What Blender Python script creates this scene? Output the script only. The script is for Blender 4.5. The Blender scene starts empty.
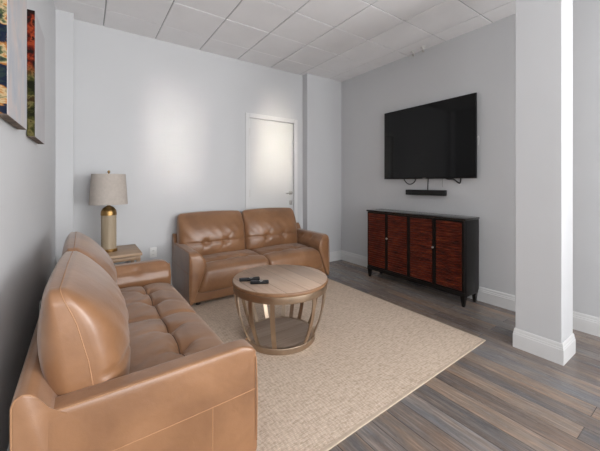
import bpy, bmesh, math, random
from mathutils import Vector, Matrix
random.seed(7)
S = bpy.context.scene
COL = S.collection
R = math.radians

# ------------------------------------------------------------------ camera, sky, lights, exposure
EYE = 1.30
cam_d = bpy.data.cameras.new('camera')
cam_d.sensor_width = 36.0
cam_d.lens = 36.0 * 306.0 / 600.0
cam_d.shift_y = -(225.5 - 183.0) / 600.0
cam_d.clip_start = 0.02
cam = bpy.data.objects.new('camera', cam_d)
COL.objects.link(cam)
cam.location = (0, 0, EYE)
cam.rotation_euler = (R(90), 0, R(-35.1))
S.camera = cam

wd = bpy.data.worlds.new('sky')
S.world = wd
wd.use_nodes = True
wd.node_tree.nodes['Background'].inputs[0].default_value = (0.94, 0.97, 1.0, 1)
wd.node_tree.nodes['Background'].inputs[1].default_value = 1.2

def area(name, loc, rot, sx, sy, power, col=(1, 1, 1), spread=180):
    d = bpy.data.lights.new(name, 'AREA')
    d.shape = 'RECTANGLE'; d.size = sx; d.size_y = sy
    d.energy = power; d.color = col; d.spread = R(spread)
    o = bpy.data.objects.new(name, d)
    COL.objects.link(o)
    o.location = loc; o.rotation_euler = rot
    return o

REAR = -5.2
# daylight through the three shop windows behind the photographer (area lights point along -Z locally)
for wx, pw in ((0.45, 72), (1.65, 60), (2.85, 12)):
    area('window_daylight', (wx, REAR + 0.10, 1.55), (R(113), 0, 0), 0.95, 2.3, pw, (0.98, 0.985, 1.0))
area('added_side_daylight', (3.575 - 0.06, -2.6, 1.56), (R(114), 0, R(90)), 2.7, 2.3, 225, (0.985, 0.99, 1.0))  # added light from an unseen side window, to brighten the left wall
# sun glancing up off the pavement through two narrow gaps of the blinds
for sx_, tx_, pw in ((0.56, 0.92, 0.56), (2.05, 2.36, 1.25)):
    a = math.atan2(tx_ - sx_, 3.985 - REAR)
    area('sun_gap', (sx_, REAR + 0.12, 1.50), (R(92.3), 0, -a), 0.04, 1.1, pw, (1.0, 0.93, 0.79), 6.4)
S.view_settings.view_transform = 'Standard'
S.view_settings.look = 'None'
S.view_settings.exposure = 0.34
S.view_settings.gamma = 1.0
S.view_settings.use_curve_mapping = False

# ------------------------------------------------------------------ materials
def new_mat(name):
    m = bpy.data.materials.new(name)
    m.use_nodes = True
    nt = m.node_tree
    return m, nt, nt.nodes['Principled BSDF']

def coords(nt, scale=(1, 1, 1), rot=(0, 0, 0)):
    tc = nt.nodes.new('ShaderNodeTexCoord')
    mp = nt.nodes.new('ShaderNodeMapping')
    mp.inputs['Scale'].default_value = scale
    mp.inputs['Rotation'].default_value = rot
    nt.links.new(tc.outputs['Object'], mp.inputs['Vector'])
    return mp.outputs['Vector']

def noise(nt, vec, scale, detail=3, rough=0.5, dist=0.0):
    n = nt.nodes.new('ShaderNodeTexNoise')
    n.inputs['Scale'].default_value = scale
    n.inputs['Detail'].default_value = detail
    n.inputs['Roughness'].default_value = rough
    n.inputs['Distortion'].default_value = dist
    nt.links.new(vec, n.inputs['Vector'])
    return n.outputs['Fac']

def ramp(nt, fac, stops):
    r = nt.nodes.new('ShaderNodeValToRGB')
    cr = r.color_ramp
    cr.elements[0].position = stops[0][0]; cr.elements[0].color = (*stops[0][1], 1)
    cr.elements[1].position = stops[-1][0]; cr.elements[1].color = (*stops[-1][1], 1)
    for p, c in stops[1:-1]:
        e = cr.elements.new(p); e.color = (*c, 1)
    nt.links.new(fac, r.inputs['Fac'])
    return r.outputs['Color']

def bump(nt, bsdf, fac, strength, dist=0.01):
    b = nt.nodes.new('ShaderNodeBump')
    b.inputs['Strength'].default_value = strength
    b.inputs['Distance'].default_value = dist
    nt.links.new(fac, b.inputs['Height'])
    nt.links.new(b.outputs['Normal'], bsdf.inputs['Normal'])

def mix(nt, a, b, fac, mode='MIX'):
    m = nt.nodes.new('ShaderNodeMix')
    m.data_type = 'RGBA'; m.blend_type = mode
    for sock, v in ((6, a), (7, b), (0, fac)):
        if isinstance(v, (tuple, list)): m.inputs[sock].default_value = (*v, 1)
        elif isinstance(v, (int, float)): m.inputs[sock].default_value = v
        else: nt.links.new(v, m.inputs[sock])
    return m.outputs[2]

def simple(name, col, rough=0.5, metal=0.0, var=0.06, nscale=6, bmp=0.0, bscale=200, spec=0.5, stretch=(1, 1, 1)):
    m, nt, b = new_mat(name)
    v = coords(nt, stretch)
    f = noise(nt, v, nscale)
    lo = tuple(c * (1 - var) for c in col); hi = tuple(min(1, c * (1 + var)) for c in col)
    nt.links.new(ramp(nt, f, [(0.3, lo), (0.7, hi)]), b.inputs['Base Color'])
    b.inputs['Roughness'].default_value = rough
    b.inputs['Metallic'].default_value = metal
    b.inputs['Specular IOR Level'].default_value = spec
    if bmp: bump(nt, b, noise(nt, v, bscale, 2), bmp, 0.002)
    return m

M = {}
M['wall'] = simple('wall_paint', (0.575, 0.58, 0.588), 0.5, var=0.012, nscale=2, bmp=0.05, bscale=350, spec=0.35)
M['trim'] = simple('trim_paint', (0.67, 0.67, 0.665), 0.35, var=0.01, nscale=3)
M['door'] = simple('door_paint', (0.66, 0.66, 0.65), 0.4, var=0.01, nscale=3)
M['tile'] = simple('ceiling_tile', (0.87, 0.865, 0.87), 0.9, var=0.025, nscale=3, bmp=0.25, bscale=260, spec=0.2)
M['grid'] = simple('ceiling_grid', (0.42, 0.42, 0.42), 0.6, var=0.02)
M['steel'] = simple('brushed_steel', (0.55, 0.53, 0.50), 0.32, 1.0)
M['dark_gap'] = simple('shadow_gap', (0.02, 0.02, 0.02), 0.8)
M['plastic_w'] = simple('white_plastic', (0.75, 0.75, 0.73), 0.35, var=0.01)
M['plastic_k'] = simple('black_plastic', (0.008, 0.008, 0.009), 0.4, var=0.1, spec=0.22)
M['button'] = simple('grey_rubber', (0.10, 0.10, 0.11), 0.6)
M['cord_k'] = simple('black_cord', (0.015, 0.014, 0.014), 0.5)
M['cord_g'] = simple('grey_cord', (0.30, 0.30, 0.30), 0.5)
M['screen'] = simple('tv_glass', (0.002, 0.002, 0.0022), 0.07, var=0.0, spec=0.30)
M['speaker_cloth'] = simple('speaker_cloth', (0.010, 0.010, 0.010), 0.9, bmp=0.3, bscale=900)
M['espresso'] = simple('espresso_wood', (0.008, 0.0065, 0.006), 0.4, var=0.3, nscale=4, spec=0.22, stretch=(8, 1, 8))
M['espresso_top'] = simple('polished_espresso', (0.012, 0.010, 0.009), 0.13, var=0.2, nscale=4)
M['brass'] = simple('aged_brass', (0.36, 0.22, 0.085), 0.38, 1.0, var=0.15, nscale=12)
M['champagne'] = simple('champagne_metal', (0.47, 0.365, 0.27), 0.38, 1.0, var=0.12, nscale=9)
M['shade'] = simple('lamp_shade_linen', (0.48, 0.43, 0.385), 0.95, var=0.05, nscale=40, bmp=0.2, bscale=500, spec=0.1)
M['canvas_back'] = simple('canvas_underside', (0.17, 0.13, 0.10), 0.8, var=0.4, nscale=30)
M['thread'] = simple('stitch_thread', (0.36, 0.19, 0.095), 0.6, var=0.05)
M['seam_dark'] = simple('seam_groove_shade', (0.085, 0.040, 0.020), 0.6)
M['foot'] = simple('dark_foot', (0.02, 0.015, 0.012), 0.5)

# mahogany ribbed doors
m, nt, b = new_mat('mahogany'); M['mahogany'] = m
v = coords(nt, (1, 1.5, 6))
nt.links.new(ramp(nt, noise(nt, v, 5, 5, 0.6), [(0.28, (0.022, 0.003, 0.002)), (0.55, (0.115, 0.017, 0.007)), (0.8, (0.25, 0.058, 0.018))]), b.inputs['Base Color'])
b.inputs['Roughness'].default_value = 0.35
b.inputs['Specular IOR Level'].default_value = 0.25

# leather
def leather(name, c0, c1, c2):
    m, nt, b = new_mat(name)
    v = coords(nt)
    big = noise(nt, v, 3.5, 4, 0.55, 0.4)
    col = ramp(nt, big, [(0.3, c0), (0.52, c1), (0.75, c2)])
    nt.links.new(col, b.inputs['Base Color'])
    b.inputs['Roughness'].default_value = 0.36
    b.inputs['Specular IOR Level'].default_value = 0.75
    b.inputs['Sheen Weight'].default_value = 0.24
    b.inputs['Sheen Roughness'].default_value = 0.4
    vo = nt.nodes.new('ShaderNodeTexVoronoi')
    vo.inputs['Scale'].default_value = 420
    nt.links.new(v, vo.inputs['Vector'])
    w = noise(nt, coords(nt, (1.0, 1.0, 1.0)), 16, 4, 0.5, 0.3)
    ad = nt.nodes.new('ShaderNodeMath'); ad.operation = 'MULTIPLY_ADD'
    nt.links.new(vo.outputs['Distance'], ad.inputs[0]); ad.inputs[1].default_value = 0.05
    nt.links.new(w, ad.inputs[2])
    bump(nt, b, ad.outputs[0], 0.22, 0.008)
    return m
M['leather'] = leather('tan_leather', (0.20, 0.093, 0.040), (0.265, 0.128, 0.057), (0.34, 0.174, 0.084))

# woods
def wood(name, c0, c1, c2, rough, board=0.0, axis=0, grain=9):
    m, nt, b = new_mat(name)
    st = [22, 22, 22]; st[axis] = 1.6
    v = coords(nt, tuple(st))
    g = noise(nt, v, 1.3, 6, 0.62, 0.5)
    col = ramp(nt, g, [(0.28, c0), (0.5, c1), (0.74, c2)])
    if board:
        # board to board change of tone
        tc = nt.nodes.new('ShaderNodeTexCoord')
        sp = nt.nodes.new('ShaderNodeSeparateXYZ')
        nt.links.new(tc.outputs['Object'], sp.inputs[0])
        d = nt.nodes.new('ShaderNodeMath'); d.operation = 'DIVIDE'; d.inputs[1].default_value = board
        nt.links.new(sp.outputs[1 - axis], d.inputs[0])
        fl = nt.nodes.new('ShaderNodeMath'); fl.operation = 'FLOOR'
        nt.links.new(d.outputs[0], fl.inputs[0])
        wn = nt.nodes.new('ShaderNodeTexWhiteNoise'); wn.noise_dimensions = '1D'
        nt.links.new(fl.outputs[0], wn.inputs['W'])
        tone = ramp(nt, wn.outputs['Value'], [(0.0, (0.80, 0.78, 0.77)), (1.0, (1.0, 1.0, 1.0))])
        col = mix(nt, col, tone, 1.0, 'MULTIPLY')
        fr = nt.nodes.new('ShaderNodeMath'); fr.operation = 'FRACT'
        nt.links.new(d.outputs[0], fr.inputs[0])
        lt = nt.nodes.new('ShaderNodeMath'); lt.operation = 'LESS_THAN'; lt.inputs[1].default_value = 0.025
        nt.links.new(fr.outputs[0], lt.inputs[0])
        col = mix(nt, col, (0.16, 0.11, 0.08), lt.outputs[0])
    nt.links.new(col, b.inputs['Base Color'])
    b.inputs['Roughness'].default_value = rough
    bump(nt, b, g, 0.12, 0.003)
    return m
M['oak'] = wood('washed_oak', (0.46, 0.325, 0.24), (0.55, 0.405, 0.305), (0.63, 0.48, 0.37), 0.38, board=0.165, axis=1)
M['oak_edge'] = wood('oak_edge', (0.17, 0.085, 0.04), (0.22, 0.115, 0.055), (0.28, 0.15, 0.08), 0.45, axis=0)
M['oak_shelf'] = wood('grey_oak', (0.30, 0.225, 0.17), (0.38, 0.295, 0.23), (0.45, 0.36, 0.29), 0.5, board=0.13, axis=0)
M['table_wood'] = wood('honey_oak', (0.30, 0.19, 0.11), (0.38, 0.25, 0.15), (0.44, 0.30, 0.19), 0.45, axis=0)
M['travertine'] = wood('lamp_fluted_stone', (0.30, 0.235, 0.155), (0.37, 0.295, 0.20), (0.43, 0.35, 0.25), 0.6, axis=2)

# plank floor: planks run along Y
m, nt, b = new_mat('vinyl_plank'); M['floor'] = m
v = coords(nt, (1, 1, 1), (0, 0, R(90)))
br = nt.nodes.new('ShaderNodeTexBrick')
br.offset = 0.37; br.offset_frequency = 2
br.inputs['Scale'].default_value = 1.0
br.inputs['Brick Width'].default_value = 1.25
br.inputs['Row Height'].default_value = 0.128
br.inputs['Mortar Size'].default_value = 0.0016
br.inputs['Mortar Smooth'].default_value = 0.1
br.inputs['Bias'].default_value = 0.0
br.inputs['Color1'].default_value = (0, 0, 0, 1)
br.inputs['Color2'].default_value = (1, 1, 1, 1)
br.inputs['Mortar'].default_value = (0.5, 0.5, 0.5, 1)
nt.links.new(v, br.inputs['Vector'])
sepc = nt.nodes.new('ShaderNodeSeparateColor')
nt.links.new(br.outputs['Color'], sepc.inputs[0])
plank = ramp(nt, sepc.outputs[0], [(0.0, (0.165, 0.128, 0.106)), (0.22, (0.140, 0.125, 0.118)), (0.42, (0.235, 0.183, 0.147)),
                                   (0.6, (0.195, 0.182, 0.177)), (0.8, (0.18, 0.137, 0.11)), (1.0, (0.27, 0.213, 0.172))])
# per-plank shift of the grain
cmb = nt.nodes.new('ShaderNodeCombineXYZ')
mu = nt.nodes.new('ShaderNodeMath'); mu.operation = 'MULTIPLY'; mu.inputs[1].default_value = 31.0
nt.links.new(sepc.outputs[0], mu.inputs[0]); nt.links.new(mu.outputs[0], cmb.inputs[2])
vg = coords(nt, (85, 4.5, 1))
va = nt.nodes.new('ShaderNodeVectorMath'); va.operation = 'ADD'
nt.links.new(vg, va.inputs[0]); nt.links.new(cmb.outputs[0], va.inputs[1])
g1 = noise(nt, va.outputs[0], 1.0, 7, 0.65, 0.35)
vg2 = coords(nt, (11, 1.6, 1))
va2 = nt.nodes.new('ShaderNodeVectorMath'); va2.operation = 'ADD'
nt.links.new(vg2, va2.inputs[0]); nt.links.new(cmb.outputs[0], va2.inputs[1])
g2 = noise(nt, va2.outputs[0], 1.0, 4, 0.55, 0.6)
tone = ramp(nt, g1, [(0.3, (0.54, 0.49, 0.48)), (0.5, (1.0, 1.0, 1.0)), (0.70, (1.6, 1.57, 1.55))])
c = mix(nt, plank, tone, 1.0, 'MULTIPLY')
hue = ramp(nt, g2, [(0.36, (0.82, 0.90, 0.99)), (0.5, (1, 1, 1)), (0.64, (1.16, 1.04, 0.93))])
c = mix(nt, c, hue, 1.0, 'MULTIPLY')
c = mix(nt, c, (0.035, 0.028, 0.024), br.outputs['Fac'])
nt.links.new(c, b.inputs['Base Color'])
rr = ramp(nt, g1, [(0.3, (0.30,) * 3), (0.7, (0.21,) * 3)])
nt.links.new(rr, b.inputs['Roughness'])
bump(nt, b, g1, 0.10, 0.003)

# jute rug
m, nt, b = new_mat('jute_weave'); M['jute'] = m
v = coords(nt)
w1 = nt.nodes.new('ShaderNodeTexWave'); w1.bands_direction = 'Y'
w1.inputs['Scale'].default_value = 30; w1.inputs['Distortion'].default_value = 4; w1.inputs['Detail'].default_value = 2
nt.links.new(v, w1.inputs['Vector'])
w2 = nt.nodes.new('ShaderNodeTexWave'); w2.bands_direction = 'X'
w2.inputs['Scale'].default_value = 14; w2.inputs['Distortion'].default_value = 7; w2.inputs['Detail'].default_value = 2
nt.links.new(v, w2.inputs['Vector'])
wm = nt.nodes.new('ShaderNodeMath'); wm.operation = 'MULTIPLY'
nt.links.new(w1.outputs['Fac'], wm.inputs[0]); nt.links.new(w2.outputs['Fac'], wm.inputs[1])
ns = noise(nt, coords(nt, (1, 3, 1)), 26, 5, 0.7)
c1 = ramp(nt, ns, [(0.28, (0.42, 0.325, 0.245)), (0.5, (0.62, 0.50, 0.395)), (0.74, (0.75, 0.635, 0.53))])
c2 = ramp(nt, wm.outputs[0], [(0.0, (0.90, 0.89, 0.88)), (0.6, (1.08, 1.08, 1.08))])
cc = mix(nt, c1, c2, 1.0, 'MULTIPLY')
nt.links.new(cc, b.inputs['Base Color'])
b.inputs['Roughness'].default_value = 0.95
b.inputs['Specular IOR Level'].default_value = 0.1
bump(nt, b, wm.outputs[0], 0.5, 0.006)
M['jute_edge'] = simple('jute_binding', (0.52, 0.42, 0.325), 0.9, var=0.08, nscale=30, bmp=0.3, bscale=300, spec=0.1)

# abstract canvas paint
def paint(name, stops, scale, dist, gloss, stretch):
    m, nt, b = new_mat(name)
    v = coords(nt, stretch)
    f = noise(nt, v, scale, 4, 0.6, dist)
    nt.links.new(ramp(nt, f, stops), b.inputs['Base Color'])
    b.inputs['Roughness'].default_value = gloss
    if gloss > 0.5: b.inputs['Specular IOR Level'].default_value = 0.1
    return m
M['art_blue'] = paint('paint_blue_gold', [(0.30, (0.03, 0.05, 0.03)), (0.40, (0.006, 0.010, 0.026)), (0.47, (0.012, 0.016, 0.03)), (0.51, (0.30, 0.12, 0.025)),
                      (0.54, (0.40, 0.30, 0.17)), (0.59, (0.05, 0.07, 0.03)), (0.66, (0.006, 0.009, 0.02))], 9, 0.35, 0.7, (1, 1, 1.3))
# the second canvas: red blossom above, green below
m, nt, b = new_mat('paint_red_green'); M['art_red'] = m
v = coords(nt)
f = noise(nt, v, 22, 3, 0.5, 0.2)
red = ramp(nt, f, [(0.38, (0.02, 0.008, 0.006)), (0.47, (0.16, 0.018, 0.008)), (0.56, (0.42, 0.07, 0.022)), (0.64, (0.03, 0.01, 0.008))])
grn = ramp(nt, f, [(0.38, (0.015, 0.017, 0.006)), (0.5, (0.07, 0.075, 0.02)), (0.57, (0.20, 0.18, 0.07)), (0.66, (0.05, 0.03, 0.01))])
tc = nt.nodes.new('ShaderNodeTexCoord'); sp = nt.nodes.new('ShaderNodeSeparateXYZ')
nt.links.new(tc.outputs['Object'], sp.inputs[0])
mr = nt.nodes.new('ShaderNodeMapRange'); mr.inputs[1].default_value = -0.02; mr.inputs[2].default_value = 0.06
nt.links.new(sp.outputs[2], mr.inputs[0])
nt.links.new(mix(nt, mix(nt, grn, red, mr.outputs[0]), (0.62, 0.58, 0.55), 1.0, 'MULTIPLY'), b.inputs['Base Color'])
b.inputs['Roughness'].default_value = 0.7
b.inputs['Specular IOR Level'].default_value = 0.1
# canvas faces: faint pattern, with the grazing glare put into the colour as pale grey
M['art_glare_warm'] = paint('face_glare_pale', [(0.32, (0.33, 0.35, 0.40)), (0.48, (0.42, 0.41, 0.42)), (0.58, (0.50, 0.42, 0.40)), (0.72, (0.40, 0.41, 0.36))], 9, 0.8, 0.35, (1, 1, 0.5))
M['art_glare_grey'] = paint('face_glare_grey', [(0.32, (0.34, 0.33, 0.34)), (0.5, (0.40, 0.38, 0.39)), (0.72, (0.44, 0.42, 0.42))], 6, 0.6, 0.35, (1, 1, 0.5))

# ------------------------------------------------------------------ mesh helpers
def link(name, bm, mat, parent=None, smooth=True, angle=35):
    me = bpy.data.meshes.new(name)
    bmesh.ops.recalc_face_normals(bm, faces=bm.faces)
    bm.to_mesh(me); bm.free()
    if isinstance(mat, (list, tuple)):
        for mm in mat: me.materials.append(mm)
    else: me.materials.append(mat)
    if smooth:
        for p in me.polygons: p.use_smooth = True
        me.set_sharp_from_angle(angle=R(angle))
    o = bpy.data.objects.new(name, me)
    COL.objects.link(o)
    if parent: o.parent = parent
    return o

def box(bm, x0, x1, y0, y1, z0, z1, bev=0.0, seg=2, mi=0):
    vs = [bm.verts.new(p) for p in ((x0, y0, z0), (x1, y0, z0), (x1, y1, z0), (x0, y1, z0), (x0, y0, z1), (x1, y0, z1), (x1, y1, z1), (x0, y1, z1))]
    fs = [bm.faces.new([vs[i] for i in q]) for q in ((0, 3, 2, 1), (4, 5, 6, 7), (0, 1, 5, 4), (1, 2, 6, 5), (2, 3, 7, 6), (3, 0, 4, 7))]
    for f in fs: f.material_index = mi
    if bev:
        es = list({e for f in fs for e in f.edges})
        bmesh.ops.bevel(bm, geom=es, offset=bev, segments=seg, profile=0.5, affect='EDGES', clamp_overlap=True)
    return bm

def prism(bm, poly, axis, a0, a1, bev=0.0, seg=2):
    """poly = list of 2-D points in the two other axes (in x,y,z order)."""
    def P(p, a):
        if axis == 'x': return (a, p[0], p[1])
        if axis == 'y': return (p[0], a, p[1])
        return (p[0], p[1], a)
    A = [bm.verts.new(P(p, a0)) for p in poly]; B = [bm.verts.new(P(p, a1)) for p in poly]
    fs = [bm.faces.new(A), bm.faces.new(list(reversed(B)))]
    n = len(poly)
    for i in range(n): fs.append(bm.faces.new((A[i], B[i], B[(i + 1) % n], A[(i + 1) % n])))
    if bev:
        es = list({e for f in fs for e in f.edges})
        bmesh.ops.bevel(bm, geom=es, offset=bev, segments=seg, profile=0.5, affect='EDGES', clamp_overlap=True)
    return bm

def tube(bm, pts, r, n=8, closed=False):
    pts = [Vector(p) for p in pts]
    rings = []
    N = len(pts)
    up = Vector((0, 0, 1))
    prev = None
    for i, p in enumerate(pts):
        if closed: t = pts[(i + 1) % N] - pts[i - 1]
        else: t = pts[min(i + 1, N - 1)] - pts[max(i - 1, 0)]
        t.normalize()
        a = prev if prev is not None else (Vector((1, 0, 0)) if abs(t.z) > 0.9 else up)
        a = (a - t * a.dot(t)).normalized()
        prev = a
        bb = t.cross(a)
        rings.append([bm.verts.new(p + (a * math.cos(2 * math.pi * k / n) + bb * math.sin(2 * math.pi * k / n)) * r) for k in range(n)])
    rng = range(N) if closed else range(N - 1)
    for i in rng:
        A, B = rings[i], rings[(i + 1) % N]
        for k in range(n): bm.faces.new((A[k], A[(k + 1) % n], B[(k + 1) % n], B[k]))
    if not closed:
        bm.faces.new(list(reversed(rings[0]))); bm.faces.new(rings[-1])
    return bm

def lathe(bm, prof, n=48, cx=0, cy=0, closed=False):
    rings = []
    for r, z in prof:
        if r < 1e-6: rings.append([bm.verts.new((cx, cy, z))])
        else: rings.append([bm.verts.new((cx + r * math.cos(2 * math.pi * k / n), cy + r * math.sin(2 * math.pi * k / n), z)) for k in range(n)])
    pairs = list(zip(rings[:-1], rings[1:]))
    if closed: pairs.append((rings[-1], rings[0]))
    for A, B in pairs:
        for k in range(n):
            k2 = (k + 1) % n
            if len(A) == 1 and len(B) == 1: continue
            if len(A) == 1: bm.faces.new((A[0], B[k], B[k2]))
            elif len(B) == 1: bm.faces.new((A[k], A[k2], B[0]))
            else: bm.faces.new((A[k], A[k2], B[k2], B[k]))
    return bm

def rsurf(p, a, b, c, r):
    q = Vector((max(-(a - r), min(a - r, p.x)), max(-(b - r), min(b - r, p.y)), max(-(c - r), min(c - r, p.z))))
    d = p - q
    return q + d.normalized() * r if d.length > 1e-9 else p

def rbox(bm, a, b, c, r, nx, ny, nz, fn, yl=None):
    """soft box: rounded, gridded, each point passed through fn(point)"""
    def sp(i, n):
        t = -1 + 2 * i / n
        return 0.45 * t + 0.55 * math.sin(t * math.pi / 2)
    ys = [b * sp(j, ny) for j in range(ny + 1)]
    if yl:
        ys = [y for y in ys if min(abs(y - q) for q in yl) > 0.0025] + list(yl)
        ys.sort(); ny = len(ys) - 1
    V = {}
    def vert(i, j, k):
        if (i, j, k) not in V:
            p = Vector((a * sp(i, nx), ys[j], c * sp(k, nz)))
            V[(i, j, k)] = bm.verts.new(fn(rsurf(p, a, b, c, r)))
        return V[(i, j, k)]
    for i in range(nx):
        for j in range(ny):
            for k in (0, nz): bm.faces.new((vert(i, j, k), vert(i + 1, j, k), vert(i + 1, j + 1, k), vert(i, j + 1, k)))
    for i in range(nx):
        for k in range(nz):
            for j in (0, ny): bm.faces.new((vert(i, j, k), vert(i + 1, j, k), vert(i + 1, j, k + 1), vert(i, j, k + 1)))
    for j in range(ny):
        for k in range(nz):
            for i in (0, nx): bm.faces.new((vert(i, j, k), vert(i, j + 1, k), vert(i, j + 1, k + 1), vert(i, j, k + 1)))
    return bm

def thing(name, label, cat, loc=(0, 0, 0), rz=0.0, group=None):
    o = bpy.data.objects.new(name, None)
    o.empty_display_size = 0.1
    COL.objects.link(o)
    o.location = loc; o.rotation_euler = (0, 0, rz)
    o['label'] = label; o['category'] = cat
    if group: o['group'] = group
    return o

def tag(o, label, cat, group=None):
    o['label'] = label; o['category'] = cat
    if group: o['group'] = group
    return o

def struct(o):
    o['kind'] = 'structure'
    return o

def copy_tree(o, parent=None):
    c = o.copy(); COL.objects.link(c)
    if parent: c.parent = parent
    for ch in list(o.children): copy_tree(ch, c)
    return c

# ------------------------------------------------------------------ the room
CEIL = 3.02
BACK, COLY = 3.985, 3.86         # door wall, fronts of the two corner columns
TVX = 3.575                      # television wall
def leftx(y): return -0.236 + 0.018 * (y - 3.86)

bm = bmesh.new(); box(bm, -0.6, TVX + 0.1, REAR - 0.1, BACK + 0.1, -0.08, 0.0)
struct(link('floor', bm, M['floor'], smooth=False))

# ceiling of lay-in tiles with a narrow reveal round each
bm = bmesh.new()
box(bm, -0.6, TVX + 0.1, REAR - 0.1, BACK + 0.1, CEIL + 0.008, CEIL + 0.09, mi=1)
PITCH = 0.5235
X0, Y0 = 0.165, 3.07
g = 0.0055
for i in range(-2, 8):
    for j in range(-17, 3):
        xa, xb = X0 + i * PITCH + g, X0 + (i + 1) * PITCH - g
        ya, yb = Y0 + j * PITCH + g, Y0 + (j + 1) * PITCH - g
        xa, xb = max(xa, -0.55), min(xb, TVX + 0.02); ya, yb = max(ya, REAR), min(yb, BACK + 0.02)
        if xb - xa < 0.02 or yb - ya < 0.02: continue
        dz = random.uniform(-0.0008, 0.0008)
        box(bm, xa, xb, ya, yb, CEIL - 0.001 + dz, CEIL + 0.012, 0.003, 1)
struct(link('ceiling', bm, [M['tile'], M['grid']], smooth=False))

def wall_poly(name, poly, z0=0.0, z1=CEIL + 0.03):
    bm = bmesh.new(); prism(bm, poly, 'z', z0, z1)
    return struct(link(name, bm, M['wall'], smooth=False))

wall_poly('wall_left', [(leftx(REAR), REAR), (leftx(BACK), BACK + 0.1), (leftx(BACK) - 0.2, BACK + 0.1), (leftx(REAR) - 0.2, REAR)])
bm = bmesh.new()
box(bm, TVX, TVX + 0.15, -1.2, BACK + 0.1, 0, CEIL + 0.03); box(bm, TVX, TVX + 0.15, REAR - 0.14, -4.0, 0, CEIL + 0.03)
box(bm, TVX, TVX + 0.15, -4.0, -1.2, 0, 0.38); box(bm, TVX, TVX + 0.15, -4.0, -1.2, 2.74, CEIL + 0.03)
struct(link('wall_right', bm, M['wall'], smooth=False))
bm = bmesh.new()
for ya, yb, za, zb in ((-4.0, -3.95, 0.38, 2.74), (-1.25, -1.2, 0.38, 2.74), (-3.95, -1.25, 0.38, 0.43), (-3.95, -1.25, 2.69, 2.74), (-2.63, -2.57, 0.43, 2.69)):
    box(bm, TVX + 0.05, TVX + 0.12, ya, yb, za, zb, 0.004, 1)
struct(link('window_4', bm, M['trim'], smooth=False))  # unseen window, added so that light reaches the left wall
# door wall with the door opening
DX0, DX1, DZ = 1.905, 2.695, 2.245
bm = bmesh.new()
box(bm, -0.5, DX0, BACK, BACK + 0.14, 0, CEIL + 0.03)
box(bm, DX1, TVX + 0.1, BACK, BACK + 0.14, 0, CEIL + 0.03)
box(bm, DX0, DX1, BACK, BACK + 0.14, DZ, CEIL + 0.03)
struct(link('wall_back', bm, M['wall'], smooth=False))
# boxed columns in the two back corners
bm = bmesh.new(); box(bm, -0.3, -0.093, COLY, BACK + 0.02, 0, CEIL + 0.02, 0.004, 2)
struct(link('wall_left_column', bm, M['wall'], smooth=False))
bm = bmesh.new(); box(bm, 2.853, TVX + 0.02, COLY, BACK + 0.02, 0, CEIL + 0.02, 0.004, 2)
struct(link('wall_right_column', bm, M['wall'], smooth=False))
# rear wall (behind the photographer) with three tall windows
bm = bmesh.new()
box(bm, -0.6, TVX + 0.1, REAR - 0.14, REAR, 0, 0.38)
box(bm, -0.6, TVX + 0.1, REAR - 0.14, REAR, 2.74, CEIL + 0.03)
for xa, xb in ((-0.6, -0.05), (0.95, 1.15), (2.15, 2.35), (3.35, TVX + 0.1)):
    box(bm, xa, xb, REAR - 0.14, REAR, 0.38, 2.74)
struct(link('wall_rear', bm, M['wall'], smooth=False))
for k, wx in enumerate((0.45, 1.65, 2.85)):
    bm = bmesh.new()
    for xa, xb, za, zb in ((-0.5, -0.45, 0.38, 2.74), (0.45, 0.5, 0.38, 2.74), (-0.45, 0.45, 0.38, 0.43), (-0.45, 0.45, 2.69, 2.74), (-0.45, 0.45, 1.9, 1.94)):
        box(bm, wx + xa, wx + xb, REAR - 0.12, REAR - 0.05, za, zb, 0.004, 1)
    struct(link('window_%d' % (k + 1), bm, M['trim'], smooth=False))

# square pillar
PX0, PX1, PY0, PY1 = 2.795, 3.055, 0.715, 1.005
bm = bmesh.new(); box(bm, PX0, PX1, PY0, PY1, 0, CEIL + 0.02, 0.004, 2)
struct(link('wall_pillar', bm, M['wall'], smooth=False))

# baseboards with a stepped, beaded top
def base_profile(h=0.155, t=0.020):
    return [(0, 0), (t, 0), (t, h * 0.70), (t * 0.80, h * 0.735), (t * 0.80, h * 0.80), (t * 0.62, h * 0.83), (t * 0.55, h * 0.93), (t * 0.30, h), (0, h)]

def sweep_base(bm, path, closed=False, h=0.155, t=0.020):
    """path: 2-D points; the board stands to the LEFT of the walking direction."""
    prof = base_profile(h, t)
    n = len(path); rings = []
    for i in range(n):
        p = Vector(path[i])
        d1 = (Vector(path[i]) - Vector(path[i - 1])).normalized() if (closed or i > 0) else None
        d2 = (Vector(path[(i + 1) % n]) - Vector(path[i])).normalized() if (closed or i < n - 1) else None
        if d1 is None: d1 = d2
        if d2 is None: d2 = d1
        n1, n2 = Vector((-d1.y, d1.x)), Vector((-d2.y, d2.x))
        mt = n1 + n2; mt = mt / (mt.dot(n1))
        rings.append([bm.verts.new((p.x + mt.x * o, p.y + mt.y * o, z)) for o, z in prof])
    for i in (range(n) if closed else range(n - 1)):
        A, B = rings[i], rings[(i + 1) % n]
        for k in range(len(prof)):
            k2 = (k + 1) % len(prof)
            bm.faces.new((A[k], A[k2], B[k2], B[k]))
    if not closed:
        bm.faces.new(rings[0]); bm.faces.new(list(reversed(rings[-1])))
    return bm

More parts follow.
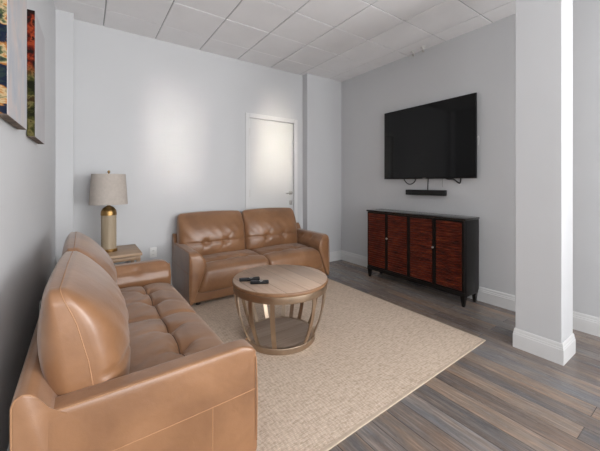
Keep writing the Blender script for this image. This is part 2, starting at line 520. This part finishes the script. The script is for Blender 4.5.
bm = bmesh.new(); sweep_base(bm, [(TVX, REAR), (TVX, COLY), (2.853, COLY), (2.853, BACK)])
struct(link('baseboard_right', bm, M['trim'], smooth=False))
bm = bmesh.new(); sweep_base(bm, [(DX0 - 0.07, BACK), (-0.093, BACK), (-0.093, COLY), (leftx(COLY), COLY)])
struct(link('baseboard_back', bm, M['trim'], smooth=False))
bm = bmesh.new(); sweep_base(bm, [(leftx(COLY - 0.02), COLY - 0.02), (leftx(REAR), REAR)])
struct(link('baseboard_left', bm, M['trim'], smooth=False))
bm = bmesh.new(); sweep_base(bm, [(PX0, PY0), (PX0, PY1), (PX1, PY1), (PX1, PY0)], closed=True, h=0.150, t=0.013)
struct(link('baseboard_pillar', bm, M['trim'], smooth=False))

# flush white door with casing
bm = bmesh.new()
cas = 0.062
for xa, xb, za, zb in ((DX0 - cas + 0.012, DX0 + 0.012, 0, DZ + cas - 0.012), (DX1 - 0.012, DX1 + cas - 0.012, 0, DZ + cas - 0.012), (DX0 + 0.012, DX1 - 0.012, DZ - 0.012, DZ + cas - 0.012)):
    box(bm, xa, xb, BACK - 0.014, BACK + 0.01, za, zb, 0.004, 2)
for xa, xb, za, zb in ((DX0, DX0 + 0.012, 0, DZ), (DX1 - 0.012, DX1, 0, DZ), (DX0, DX1, DZ - 0.012, DZ)):
    box(bm, xa, xb, BACK + 0.01, BACK + 0.13, za, zb)
dr = struct(link('door_1', bm, M['trim'], smooth=False))
bm = bmesh.new(); box(bm, DX0 + 0.016, DX1 - 0.016, BACK + 0.014, BACK + 0.058, 0.01, DZ - 0.016, 0.003, 2)
slab = link('door_slab', bm, M['door'], dr, smooth=False)
bm = bmesh.new(); box(bm, DX0 + 0.012, DX1 - 0.012, BACK + 0.075, BACK + 0.13, 0.0, DZ - 0.012)
link('door_gap_shade', bm, M['dark_gap'], dr, smooth=False)  # dark sheet behind the slab, stands in for shade in the gaps
hx, hz = DX1 - 0.065, 1.145
bm = bmesh.new()
box(bm, hx - 0.026, hx + 0.026, BACK + 0.002, BACK + 0.016, hz - 0.028, hz + 0.028, 0.004, 2)
tube(bm, [(hx, BACK + 0.01, hz), (hx, BACK - 0.045, hz), (hx - 0.01, BACK - 0.052, hz), (hx - 0.11, BACK - 0.052, hz - 0.004)], 0.009, 10)
h = link('door_handle', bm, M['steel'], slab); h['label'] = 'brushed steel lever handle'
bm = bmesh.new(); box(bm, hx - 0.022, hx + 0.022, BACK - 0.002, BACK + 0.016, 0.96, 1.03, 0.005, 2)
h = link('lock_plate', bm, M['steel'], slab); h['label'] = 'brushed steel lock plate under the lever'
for z in (0.25, 1.15, 2.03):
    bm = bmesh.new(); tube(bm, [(DX0 + 0.014, BACK - 0.001, z - 0.055), (DX0 + 0.014, BACK - 0.001, z + 0.055)], 0.009, 8)
    h = link('hinge', bm, M['steel'], slab)

# ------------------------------------------------------------------ rug
RZ = 0.009
rug = None
def rug_skew(o):
    for v in o.data.vertices: v.co.y += (v.co.x - 2.7) * 0.026 * (1 - (v.co.y - 1.165) / 2.21) + 0.015 * (1 - (v.co.y - 1.165) / 2.21)
bm = bmesh.new()
rx0, rx1, ry0, ry1 = 0.30, 2.700, 1.165, 3.375
box(bm, rx0 + 0.02, rx1 - 0.02, ry0 + 0.02, ry1 - 0.02, 0.0, RZ)
rug = link('rug', bm, M['jute'], smooth=False)
tag(rug, 'large beige woven jute rug lying under the sofas and round coffee table', 'rug')
bm = bmesh.new()
for xa, xb, ya, yb in ((rx0, rx1, ry0, ry0 + 0.022), (rx0, rx1, ry1 - 0.022, ry1), (rx0, rx0 + 0.022, ry0 + 0.022, ry1 - 0.022), (rx1 - 0.022, rx1, ry0 + 0.022, ry1 - 0.022)):
    box(bm, xa, xb, ya, yb, 0.0, RZ, 0.003, 2)
rug_skew(rug); rug_skew(link('rug_binding', bm, M['jute_edge'], rug))

# ------------------------------------------------------------------ sofas
W2, D2 = 0.945, 0.385

def wrinkles(dx, dz, amp, s, k, ph):
    """puckers that radiate from a button"""
    r = math.hypot(dx, dz)
    th = math.atan2(dz, dx)
    w = max(0.0, math.cos(k * th + ph)) ** 3
    return amp * (math.exp(-(r / (s * 0.35)) ** 2) + 0.30 * w * math.exp(-r / s) * min(1, r / 0.02))

def make_sofa(name):
    t = thing(name, 'x', 'sofa')
    L = M['leather']
    # base
    bm = bmesh.new()
    prism(bm, [(-0.92, 0.05), (0.92, 0.05), (0.83, 0.29), (-0.83, 0.29)], 'y', -0.352, 0.30, 0.014, 3)
    bs = link('base', bm, L, t)
    # seat cushions
    for s in (-1, 1):
        cx, cy, cz = s * 0.388, -0.082, 0.280
        a, b_, c_ = 0.386, 0.303, 0.140
        tufts = [(s * 0.255, -0.17), (s * 0.515, -0.17)]
        def fn(p, s=s, cx=cx, cy=cy, cz=cz, tufts=tufts):
            u, v_, w = p.x / 0.386, p.y / 0.303, p.z / 0.140
            x, y, z = p.x + cx, p.y + cy, p.z + cz
            top = max(0.0, w)
            z += 0.026 * top * (1 - u * u) * (1 - 0.6 * v_ * v_)
            # front falls softly and bellies forward
            if v_ < -0.5: z -= 0.035 * top * ((-v_ - 0.5) / 0.5) ** 2
            y -= 0.020 * max(0, -v_) ** 3 * (1 - w * w)
            # outer side follows the flare of the arm
            if s * u > 0:
                x += s * 0.11 * max(0.0, (0.40 - z) / 0.30) * (s * u) ** 6
            if w > 0.2:
                d = 0.0
                for (tx, ty) in tufts: d += wrinkles(x - tx, y - ty, 0.034, 0.13, 4, 0.4 + tx * 3)
                d += 0.010 * math.exp(-((y + 0.17) / 0.008) ** 2) + 0.012 * math.exp(-((y + 0.17) / 0.05) ** 2)
                d += 0.0012 * math.sin(x * 55 + 6 * math.sin(y * 11)) * math.exp(-((y + 0.05) / 0.14) ** 2)
                z -= d * top
            return Vector((x, y, z))
        bm = bmesh.new(); rbox(bm, a, b_, c_, 0.04, 84, 60, 14, fn, [-0.088 + q for q in (-0.03, -0.022, -0.015, -0.010, -0.006, -0.003, 0, 0.003, 0.006, 0.010, 0.015, 0.022, 0.03)])
        sc = link('seat_cushion', bm, L, t, angle=80)
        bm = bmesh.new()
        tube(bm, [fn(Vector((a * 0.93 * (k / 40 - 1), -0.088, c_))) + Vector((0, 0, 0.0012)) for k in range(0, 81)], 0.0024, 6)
        link('tufting_seam_shade', bm, M['seam_dark'], sc)['label'] = 'seam through the buttons, its groove shade drawn as a dark line'  # dark tube painted as the shade in the seam groove
    # back cushions
    for s in (-1, 1):
        a, b_, c_ = 0.425, 0.115, 0.265
        cx, cz = s * 0.425 - 0.065, 0.657
        tilt = math.tan(R(8))
        def fn(p, s=s, cx=cx, cz=cz, a=a, b_=b_, c_=c_, tilt=tilt):
            u, v_, w = p.x / a, p.y / b_, p.z / c_
            x, y, z = p.x, p.y, p.z
            belly = (1 - u * u) * (1 - w * w)
            y += 0.045 * v_ * belly
            if v_ > 0: y *= 0.90 - 0.25 * belly + 0.14 * max(0, 1 - ((w + 0.15) / 0.8) ** 2)
            y *= 1 - 0.30 * max(0, w) ** 3
            y *= (1 - 0.30 * max(0, w) ** 2) * (1 - 0.34 * abs(u) ** 6) * (1 - 0.30 * abs(w) ** 6)
            x *= 1 - 0.030 * max(0, w) ** 2
            z += 0.018 * max(0, w) * (1 - u * u)
            if v_ < 0:
                d = 0
                for tx in (-0.125, 0.125):
                    d += wrinkles(p.x - tx, p.z + 0.075, 0.034, 0.11, 6, 0.5 + tx * 4)
                d += 0.012 * math.exp(-((p.z + 0.075) / 0.010) ** 2)
                d += 0.0025 * math.sin(p.x * 48 + 5 * math.sin(p.z * 9)) * math.exp(-((p.z - 0.03) / 0.10) ** 2)
                y += d * min(1, -v_ * 1.3)
            y += 0.030 * max(0, w) ** 2 + 0.192 + (p.z + c_) * tilt
            return Vector((x + cx, y, z + cz))
        bm = bmesh.new(); rbox(bm, a, b_, c_, 0.05, 64, 16, 48, fn)
        bc = link('back_cushion', bm, L, t, angle=80)
        # piping round the edge of the cushion
        pts = []
        N = 120
        for k in range(N):
            th = 2 * math.pi * k / N
            cu, su = math.cos(th), math.sin(th)
            e = 0.22
            px = a * math.copysign(abs(cu) ** e, cu); pz = c_ * math.copysign(abs(su) ** e, su)
            p = rsurf(Vector((px, -0.028, pz)), a, b_, c_, 0.05)
            pts.append(fn(p))
        bm = bmesh.new(); tube(bm, pts, 0.0022, 6, True)
        link('piping', bm, M['thread'], bc)['label'] = 'paler stitched piping'
    # arms: narrow at the foot, widest at seat height, thin on top
    def width(z):
        ks = [(0.04, 0.028), (0.20, 0.100), (0.36, 0.165), (0.42, 0.178), (0.48, 0.160), (0.535, 0.110), (0.572, 0.078), (0.7, 0.078)]
        for (z0, w0), (z1, w1) in zip(ks[:-1], ks[1:]):
            if z <= z1: return w0 + (w1 - w0) * max(0, (z - z0)) / (z1 - z0)
        return 0.09
    for s in (-1, 1):
        def fn(p, s=s):
            u = p.x / 0.09
            z = p.z + 0.304
            ft = max(0.0, (-p.y - 0.26) / 0.095); z -= 0.034 * ft ** 2.5 * max(0, p.z / 0.268) ** 3
            z -= 0.015 * max(0, p.z / 0.268)
            y = p.y - 0.030
            wd_ = width(z)
            off = (u + 1) / 2 * wd_
            # soft belly on the front panel
            if p.y < -0.30: y -= 0.012 * (1 - u * u) * (1 - (p.z / 0.268) ** 2)
            if u > 0.3:
                for ty in (-0.10, 0.10):
                    off -= wrinkles(p.y - ty, z - 0.50, 0.022, 0.07, 5, 0.4) * (u - 0.3) / 0.7
                off -= 0.005 * math.exp(-((z - 0.50) / 0.009) ** 2)
            elif u < -0.3:
                off -= 0.006 * (1 - (p.y / 0.355) ** 2) * (1 - (p.z / 0.268) ** 2)
            return Vector((s * (W2 - off), y, z))
        bm = bmesh.new(); rbox(bm, 0.09, 0.355, 0.268, 0.026, 14, 44, 34, fn)
        ar = link('arm', bm, L, t, angle=80)
        # seams: outer top edge, front corner, lower panel
        bm = bmesh.new()
        xo = s * (W2 + 0.001)
        xt = s * (W2 - 0.005)
        line = [(xt, 0.285, 0.552), (xt, 0.10, 0.552), (xt, -0.10, 0.552), (xt, -0.25, 0.551), (xt, -0.30, 0.548), (xt, -0.34, 0.535), (xt, -0.366, 0.514), (xt, -0.380, 0.49), (xt, -0.383, 0.45), (s * (W2 + 0.001), -0.383, 0.30), (s * (W2 - 0.002), -0.382, 0.10)]
        tube(bm, line, 0.0032, 6)
        k2 = [(s * (W2 - width(z) + 0.004), -0.3835, z) for z in (0.53, 0.50, 0.47, 0.42, 0.36, 0.28, 0.20, 0.12, 0.07)]
        tube(bm, k2, 0.0030, 6)
        xs = s * (W2 + 0.0035)
        tube(bm, [(xs - s * 0.003, -0.375, 0.345), (xs, -0.25, 0.345), (xs + s * 0.002, 0.0, 0.345), (xs, 0.15, 0.345), (xs - s * 0.003, 0.30, 0.345)], 0.0022, 6)
        tube(bm, [(xs, -0.19, 0.345), (xs, -0.19, 0.20), (xs - s * 0.003, -0.19, 0.07)], 0.0022, 6)
        link('arm_seam', bm, M['thread'], ar)['label'] = 'paler stitched seam'
    # back frame, rising above the arms in a soft notch
    bm = bmesh.new()
    prism(bm, [(0.385, 0.05), (0.385, 0.608), (0.376, 0.626), (0.358, 0.635), (0.340, 0.628), (0.322, 0.606), (0.300, 0.568), (0.278, 0.532), (0.23, 0.525), (0.23, 0.05)], 'x', -W2, W2, 0.012, 3)
    bf = link('back_frame', bm, L, t)
    for s in (-1, 1):
        bm = bmesh.new()
        x = s * (W2 - 0.003)
        tube(bm, [(x, 0.382, 0.10), (x, 0.382, 0.60), (x, 0.374, 0.622), (x, 0.358, 0.631), (x, 0.342, 0.624), (x, 0.324, 0.602), (x, 0.301, 0.564), (x, 0.280, 0.538)], 0.0028, 6)
        link('frame_seam', bm, M['thread'], bf)['label'] = 'paler stitched seam'
    # legs (the front pair stands on the rug)
    for sx in (-1, 1):
        for y, z0 in ((-0.29, RZ + 0.003), (0.32, 0.0)):
            bm = bmesh.new(); lathe(bm, [(0, z0), (0.022, z0), (0.027, 0.06), (0, 0.06)], 16, sx * 0.83, y)
            link('leg', bm, M['foot'], t)
    return t

sofa = make_sofa('sofa')
sofa.location = (1.812, 3.575, 0)
sofa['label'] = 'tan leather sofa against the back wall in front of the white door'
sofa['group'] = 'tan leather sofas'
s2 = copy_tree(sofa)
sofa.scale = (0.985, 1, 1); sofa.location.x = 1.802
for ch in sofa.children:
    if ch.name.startswith('arm'): ch.scale.z = 1.075 if ch.data.vertices[0].co.x > 0 else 1.05
    if ch.name.startswith('back_frame'): ch.scale.z = 1.08
s2.location = (0.230, 2.235, 0); s2.rotation_euler = (0, 0, R(90.4)); s2.scale = (1, 1.11, 1)
for ch in s2.children:
    if ch.name.startswith('back_cushion'): ch.location = (0.045, -0.034, -0.012)
    if ch.name.startswith('back_cushion') and ch.data.vertices[0].co.x < -0.5: ch.rotation_euler.z = -0.030
    if ch.name.startswith('arm'):
        ch.location.z = 0.018 if ch.data.vertices[0].co.x > 0 else -0.007
    if ch.name.startswith('seat_cushion'): ch.location.z = -0.012
s2['label'] = 'tan leather sofa along the left wall, nearest the viewer, end arm in front'

# ------------------------------------------------------------------ coffee table
ct = thing('coffee_table', 'round coffee table with washed oak top and slatted bronze drum base on the rug', 'coffee table', (1.346, 2.20, RZ + 0.0005))
ct.scale = (1, 1, 1.045)
bm = bmesh.new(); lathe(bm, [(0, 0.452), (0.392, 0.452), (0.396, 0.456), (0.396, 0.474), (0.391, 0.479), (0, 0.479)], 96)
for f in bm.faces:
    zc = f.calc_center_median()
    f.material_index = 0 if zc.z > 0.4785 else 1
link('tabletop', bm, [M['oak'], M['oak_edge']], ct, angle=50)
bm = bmesh.new(); lathe(bm, [(0.378, 0.402), (0.389, 0.402), (0.391, 0.406), (0.391, 0.449), (0.388, 0.453), (0.378, 0.453)], 96, closed=True)
link('top_band', bm, M['champagne'], ct)['label'] = 'champagne metal band'
bm = bmesh.new(); lathe(bm, [(0.262, 0.002), (0.285, 0.0), (0.289, 0.004), (0.289, 0.040), (0.285, 0.044), (0.262, 0.044)], 96, closed=True)
link('base_ring', bm, M['champagne'], ct)['label'] = 'champagne metal ring'
bm = bmesh.new(); lathe(bm, [(0, 0.024), (0.264, 0.024), (0.264, 0.042), (0.0, 0.042)], 64)
link('shelf', bm, M['oak_shelf'], ct, angle=50)['label'] = 'grey oak disc shelf'
# barrel slats; angle 0 faces the camera, positive to the right
view = math.atan2(2.20, 1.346)
for deg in (-88, -62, -36, -9, 42, 64, 86, 116, 143, 160, 175, 206, 228, 246):
    bm = bmesh.new()
    A = view + math.pi + R(deg)
    n = 14; hw, th = 0.0175, 0.0035
    rows = []
    for k in range(n + 1):
        q = k / n
        z = 0.030 + q * (0.410 - 0.030)
        r = 0.272 + (0.379 - 0.272) * math.sin(q * math.pi / 2) ** 0.85
        ra, ta = Vector((math.cos(A), math.sin(A), 0)), Vector((-math.sin(A), math.cos(A), 0))
        c = ra * r + Vector((0, 0, z))
        rows.append([bm.verts.new(c + ra * u * th + ta * v_ * hw) for u, v_ in ((-1, -1), (1, -1), (1, 1), (-1, 1))])
    for k in range(n):
        for i in range(4): bm.faces.new((rows[k][i], rows[k][(i + 1) % 4], rows[k + 1][(i + 1) % 4], rows[k + 1][i]))
    bm.faces.new(rows[0]); bm.faces.new(list(reversed(rows[-1])))
    link('slat', bm, M['champagne'], ct, angle=40)

# remotes
TOPZ = RZ + 0.0008 + 0.479 * 1.045
def remote(loc, rz, length, label):
    t = thing('remote_control', label, 'remote control', loc, rz, 'remote controls on the coffee table')
    bm = bmesh.new()
    def fn(p):
        w = 1 + 0.12 * math.cos(p.x / length * 2 * math.pi)
        return Vector((p.x, p.y * w, p.z + 0.011 + 0.003 * (p.x / (length / 2)) ** 2 * (1 if p.z > 0 else 0)))
    rbox(bm, length / 2, 0.021, 0.011, 0.009, 24, 8, 6, fn)
    link('remote_body', bm, M['plastic_k'], t, angle=80)
    bm = bmesh.new()
    lathe(bm, [(0.0, 0.0215), (0.009, 0.0215), (0.012, 0.024), (0.0155, 0.024), (0.016, 0.021)], 20, 0.012, 0)
    link('button_ring', bm, M['steel'], t)['label'] = 'pale ring button'
    for i in range(4):
        for j in (-1, 0, 1):
            if abs(i - 1.5) > 9: continue
            bm = bmesh.new()
            x = -0.40 * length + i * 0.013
            box(bm, x - 0.004, x + 0.004, j * 0.011 - 0.0035, j * 0.011 + 0.0035, 0.0205, 0.0245, 0.001, 1)
            link('button', bm, M['button'], t)
    return t
remote((1.090, 2.262, TOPZ), R(-20), 0.165, 'black remote control near the rear left rim of the round coffee table')
remote((1.122, 2.150, TOPZ), R(-28), 0.145, 'smaller black remote control lying closer to the middle of the round coffee table')

# ------------------------------------------------------------------ side table and lamp
st = thing('side_table', 'square honey oak side table in the corner under the lamp', 'side table', (0.20, 3.665, 0))
bm = bmesh.new(); box(bm, -0.27, 0.27, -0.265, 0.265, 0.578, 0.605, 0.004, 2); link('tabletop', bm, M['table_wood'], st)
bm = bmesh.new(); box(bm, -0.255, 0.255, -0.25, 0.25, 0.535, 0.571, 0.003, 2); link('drawer_apron', bm, M['table_wood'], st)
bm = bmesh.new(); box(bm, -0.24, 0.24, -0.235, 0.235, 0.565, 0.580); link('gap_shade_strip', bm, M['foot'], st)['label'] = 'dark strip drawn in for the shaded gap under the top'  # dark colour stands in for shade between top and apron
for sx in (-1, 1):
    for sy in (-1, 1):
        bm = bmesh.new(); box(bm, sx * 0.255 - (0.035 if sx > 0 else 0), sx * 0.255 + (0 if sx > 0 else 0.035), sy * 0.25 - (0.035 if sy > 0 else 0), sy * 0.25 + (0 if sy > 0 else 0.035), 0, 0.54, 0.003, 2)
        link('leg', bm, M['table_wood'], st)
bm = bmesh.new(); box(bm, -0.235, 0.235, -0.23, 0.23, 0.16, 0.18, 0.003, 2); link('shelf', bm, M['table_wood'], st)

lp = thing('table_lamp', 'table lamp with taupe drum shade and brass capped column standing on the side table', 'lamp', (0.199, 3.675, 0.605))
bm = bmesh.new(); lathe(bm, [(0, 0), (0.074, 0), (0.076, 0.004), (0.076, 0.026), (0.072, 0.030), (0, 0.030)], 48); link('base', bm, M['brass'], lp)['label'] = 'brass foot ring'
bm = bmesh.new(); lathe(bm, [(0.068, 0.030)] + [(0.068 - (0.0012 if k % 2 else 0), 0.034 + k * 0.014) for k in range(24)] + [(0.068, 0.372)], 48); link('column', bm, M['travertine'], lp)['label'] = 'beige column'
bm = bmesh.new(); lathe(bm, [(0.070, 0.368), (0.071, 0.385)] + [(0.070 * math.cos(a), 0.388 + 0.075 * math.sin(a)) for a in [R(x) for x in range(0, 80, 8)]] + [(0.014, 0.466), (0.014, 0.500), (0, 0.500)], 48); link('cap', bm, M['brass'], lp)['label'] = 'brass dome'
bm = bmesh.new(); tube(bm, [(0, 0, 0.49), (0, 0, 0.80)], 0.005, 8)
tube(bm, [(0.012, 0, 0.49), (0.06, 0, 0.55), (0.06, 0, 0.68), (0, 0, 0.775)], 0.0025, 6); tube(bm, [(-0.012, 0, 0.49), (-0.06, 0, 0.55), (-0.06, 0, 0.68), (0, 0, 0.775)], 0.0025, 6)
link('harp', bm, M['brass'], lp)
bm = bmesh.new(); lathe(bm, [(0.168, 0.478), (0.170, 0.478), (0.149, 0.785), (0.147, 0.785)], 64, closed=True)
for a in (0, 120, 240):
    tube(bm, [(0, 0, 0.778), (0.1465 * math.cos(R(a)), 0.1465 * math.sin(R(a)), 0.778)], 0.003, 6)
link('lamp_shade', bm, M['shade'], lp)
bm = bmesh.new(); lathe(bm, [(0, 0.782), (0.006, 0.782), (0.006, 0.795), (0.012, 0.803), (0.013, 0.812), (0.008, 0.822), (0, 0.826)], 20); link('finial', bm, M['brass'], lp)

# ------------------------------------------------------------------ media cabinet
CX0, CX1, CY0, CY1, CZ0, CZ1 = 3.225, 3.525, 1.612, 2.962, 0.135, 0.928
CYM = 2.287
cb = thing('media_cabinet', 'dark espresso cabinet with four ribbed mahogany doors under the television', 'cabinet', (3.375, CYM, 0))
def cbx(x0, x1, y0, y1, z0, z1, bev=0.003):
    bm = bmesh.new(); box(bm, x0 - 3.375, x1 - 3.375, y0 - CYM, y1 - CYM, z0, z1, bev, 2); return bm
bm = cbx(CX0 + 0.024, CX1, CY0, CY1, CZ0, CZ1 - 0.024)
link('body', bm, M['espresso'], cb)
link('top', cbx(CX0 - 0.006, CX1 + 0.004, CY0 - 0.006, CY1 + 0.006, CZ1 - 0.022, CZ1), M['espresso_top'], cb)
link('plinth', cbx(CX0 + 0.004, CX1 - 0.01, CY0 + 0.002, CY1 - 0.002, CZ0 - 0.030, CZ0 + 0.012), M['espresso'], cb)
dw = (CY1 - CY0 - 0.012) / 4
for k in range(4):
    y1 = CY1 - 0.006 - k * dw; y0 = y1 - dw
    bm = cbx(CX0 + 0.004, CX0 + 0.024, y0 + 0.0015, y1 - 0.0015, CZ0 + 0.016, CZ1 - 0.026, 0.002)
    d = link('door', bm, M['espresso'], cb, smooth=False)
    bm = bmesh.new()
    fz0, fz1 = CZ0 + 0.032, CZ1 - 0.045
    n = 25; ph = (fz1 - fz0) / n
    poly = [(CX0 + 0.012 - 3.375, fz0), ]
    poly = []
    for i in range(n):
        z = fz0 + i * ph
        poly += [(CX0 + 0.0035 - 3.375, z), (CX0 - 0.005 - 3.375, z + ph * 0.26), (CX0 - 0.0075 - 3.375, z + ph * 0.55), (CX0 - 0.004 - 3.375, z + ph * 0.82)]
    poly += [(CX0 + 0.0035 - 3.375, fz1), (CX0 + 0.010 - 3.375, fz1), (CX0 + 0.010 - 3.375, fz0)]
    prism(bm, poly, 'y', y0 + 0.030 - CYM, y1 - 0.024 - CYM)
    p = link('ribbed_panel', bm, M['mahogany'], d, smooth=False); p['label'] = 'red mahogany panel of horizontal ribs'
    if k in (1, 2):
        ky = (y1 - 0.012) if k == 1 else (y0 + 0.014)
        bm = bmesh.new(); lathe(bm, [(0, 0), (0.005, 0), (0.005, 0.010), (0.012, 0.016), (0.013, 0.022), (0.009, 0.028), (0, 0.030)], 20)
        bmesh.ops.transform(bm, matrix=Matrix.Translation((CX0 + 0.004 - 3.375, ky - CYM, 0.575)) @ Matrix.Rotation(R(-90), 4, 'Y'), verts=bm.verts)
        q = link('knob', bm, M['steel'], d); q['label'] = 'small round silver knob'
for x in (CX0 + 0.028, CX1 - 0.035):
    for y in (CY0 + 0.03, CY1 - 0.03):
        bm = bmesh.new()
        A = [bm.verts.new((x - 3.375 + sx * 0.013, y - CYM + sy * 0.013, 0.0)) for sx, sy in ((-1, -1), (1, -1), (1, 1), (-1, 1))]
        B = [bm.verts.new((x - 3.375 + sx * 0.022, y - CYM + sy * 0.022, CZ0 - 0.028)) for sx, sy in ((-1, -1), (1, -1), (1, 1), (-1, 1))]
        bm.faces.new(A); bm.faces.new(B)
        for i in range(4): bm.faces.new((A[i], A[(i + 1) % 4], B[(i + 1) % 4], B[i]))
        link('leg', bm, M['espresso'], cb, smooth=False)

# ------------------------------------------------------------------ television, soundbar, cords
tv = thing('television', 'large black flat screen television mounted on the right wall above the cabinet', 'television', (3.50, 2.257, 1.352))
TW, TH = 0.628, 0.94
bm = bmesh.new(); box(bm, 0.0, 0.022, -TW, TW, 0, TH, 0.003, 2); link('casing', bm, M['plastic_k'], tv)
bm = bmesh.new(); box(bm, -0.0015, 0.003, -TW + 0.007, TW - 0.007, 0.018, TH - 0.007); link('screen', bm, M['screen'], tv, smooth=False)
bm = bmesh.new(); box(bm, 0.02, 0.050, -0.42, 0.42, 0.02, 0.55, 0.01, 2); link('rear_housing', bm, M['plastic_k'], tv)
bm = bmesh.new(); box(bm, 0.048, 0.0745, -0.25, 0.25, 0.25, 0.50, 0.002, 1); link('wall_bracket', bm, M['plastic_k'], tv)
bm = bmesh.new(); box(bm, -0.0022, 0.002, -0.022, 0.022, 0.006, 0.011); link('maker_badge', bm, M['steel'], tv)['label'] = 'tiny silver badge'

sb = thing('soundbar', 'slim black soundbar fixed to the wall just below the television', 'soundbar', (3.535, 2.266, 1.145))
bm = bmesh.new(); box(bm, -0.036, 0.038, -0.266, 0.266, 0, 0.068, 0.006, 3); link('cabinet', bm, M['plastic_k'], sb)
bm = bmesh.new(); box(bm, -0.0385, -0.034, -0.258, 0.258, 0.006, 0.062, 0.003, 2); link('grille', bm, M['speaker_cloth'], sb)

def cord(name, pts, r, mat, label, cat='cord'):
    # smooth the control points
    P = [Vector(p) for p in pts]; out = []
    for i in range(len(P) - 1):
        p0, p1, p2, p3 = P[max(i - 1, 0)], P[i], P[i + 1], P[min(i + 2, len(P) - 1)]
        for k in range(8):
            q = k / 8
            out.append(0.5 * ((2 * p1) + (p2 - p0) * q + (2 * p0 - 5 * p1 + 4 * p2 - p3) * q * q + (3 * p1 - p0 - 3 * p2 + p3) * q ** 3))
    out.append(P[-1])
    bm = bmesh.new(); tube(bm, out, r, 8)
    o = link(name, bm, mat)
    tag(o, label, cat, 'cords below the television')
    return o
XW = TVX - 0.006
cord('power_cord', [(XW, 2.615, 1.42), (XW, 2.60, 1.345), (XW, 2.545, 1.290), (XW, 2.48, 1.290), (XW, 2.43, 1.335), (XW, 2.42, 1.42)], 0.0065, M['cord_k'], 'black cord hanging in a drooping loop under the left half of the television')
cord('signal_cord', [(XW - 0.01, 2.235, 1.42), (XW - 0.01, 2.24, 1.33), (XW - 0.012, 2.243, 1.26), (XW - 0.012, 2.243, 1.205)], 0.0065, M['cord_k'], 'black cord running straight down from the television into the soundbar')
cord('thin_cord', [(XW, 2.058, 1.42), (XW, 2.056, 1.34), (XW, 2.054, 1.25)], 0.0035, M['cord_g'], 'thin grey cord dangling on the wall above the right end of the soundbar')
cord('bunched_cord', [(XW, 2.05, 1.40), (XW, 2.00, 1.352), (XW, 1.92, 1.345), (XW, 1.87, 1.310), (XW, 1.845, 1.300), (XW, 1.835, 1.33), (XW, 1.83, 1.40)], 0.008, M['cord_k'], 'black cord bunched under the right half of the television')

# white cord looped at the right edge of the television
o = cord('white_cord', [(TVX - 0.035, 1.66, 1.76), (TVX - 0.040, 1.625, 1.815), (TVX - 0.040, 1.617, 1.80), (TVX - 0.040, 1.618, 1.76), (TVX - 0.040, 1.622, 1.715)], 0.004, M['plastic_w'], 'short white cord poking out behind the right edge of the television')

# ------------------------------------------------------------------ canvases on the left wall
def canvas(y0, y1, z0, z1, side, face, label, depth=0.037):
    ym = (y0 + y1) / 2; zm = (z0 + z1) / 2
    t = thing('canvas_painting', label, 'painting', (leftx(ym), ym, zm), -math.atan(0.018), 'canvases on the left wall')
    hy, hz = (y1 - y0) / 2, (z1 - z0) / 2
    bm = bmesh.new(); box(bm, 0.002, depth, -hy, hy, -hz, hz, 0.002, 1)
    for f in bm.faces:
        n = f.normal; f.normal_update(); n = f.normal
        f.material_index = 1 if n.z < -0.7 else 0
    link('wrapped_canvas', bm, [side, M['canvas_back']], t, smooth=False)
    bm = bmesh.new(); box(bm, depth - 0.001, depth + 0.0012, -hy + 0.0015, hy - 0.0015, -hz + 0.0015, hz - 0.0015)
    link('painted_face', bm, face, t, smooth=False)['label'] = 'canvas front with its pale glare put into the colour'
canvas(1.579, 1.989, 1.558, 2.262, M['art_blue'], M['art_glare_warm'], 'thick canvas with blue and gold wrapped edge on the left wall, nearer the viewer')
canvas(2.249, 2.653, 1.558, 2.262, M['art_red'], M['art_glare_grey'], 'thick canvas with red and green wrapped edge on the left wall, farther from the viewer')

# ------------------------------------------------------------------ wall outlets, ceiling clips
def outlet(loc, rz, label):
    t = thing('wall_outlet', label, 'outlet', loc, rz, 'wall outlets')
    bm = bmesh.new(); box(bm, -0.038, 0.038, -0.007, 0.0, -0.060, 0.060, 0.003, 2); pl = link('cover_plate', bm, M['plastic_w'], t)
    for z in (-0.022, 0.022):
        bm = bmesh.new(); box(bm, -0.016, 0.016, -0.0095, -0.006, z - 0.015, z + 0.015, 0.003, 2); so = link('socket', bm, M['plastic_w'], t)
        bm = bmesh.new()
        for x in (-0.006, 0.006): box(bm, x - 0.0012, x + 0.0012, -0.0100, -0.009, z - 0.004, z + 0.006)
        link('slot', bm, M['dark_gap'], so, smooth=False)
    return t
outlet((0.665, BACK - 0.0005, 0.475), 0, 'white outlet plate low on the back wall between side table and sofa')
outlet((leftx(2.76) + 0.0005, 2.76, 0.42), R(90), 'white outlet plate on the left wall behind the sofa back')

def ceiling_clip(y, label):
    t = thing('sprinkler_head', label, 'ceiling fitting', (3.50, y, CEIL - 0.002), 0, 'ceiling fittings')
    bm = bmesh.new(); lathe(bm, [(0, 0), (0.032, 0), (0.032, -0.006), (0.012, -0.012), (0.010, -0.030), (0, -0.030)], 20); link('escutcheon', bm, M['plastic_w'], t)
    bm = bmesh.new(); lathe(bm, [(0, -0.028), (0.005, -0.030), (0.005, -0.052), (0.017, -0.054), (0.017, -0.058), (0, -0.058)], 16); link('deflector', bm, M['steel'], t)
ceiling_clip(2.415, 'small white ceiling fitting near the right wall, the farther of two')
ceiling_clip(2.270, 'small white ceiling fitting near the right wall, the nearer of two')
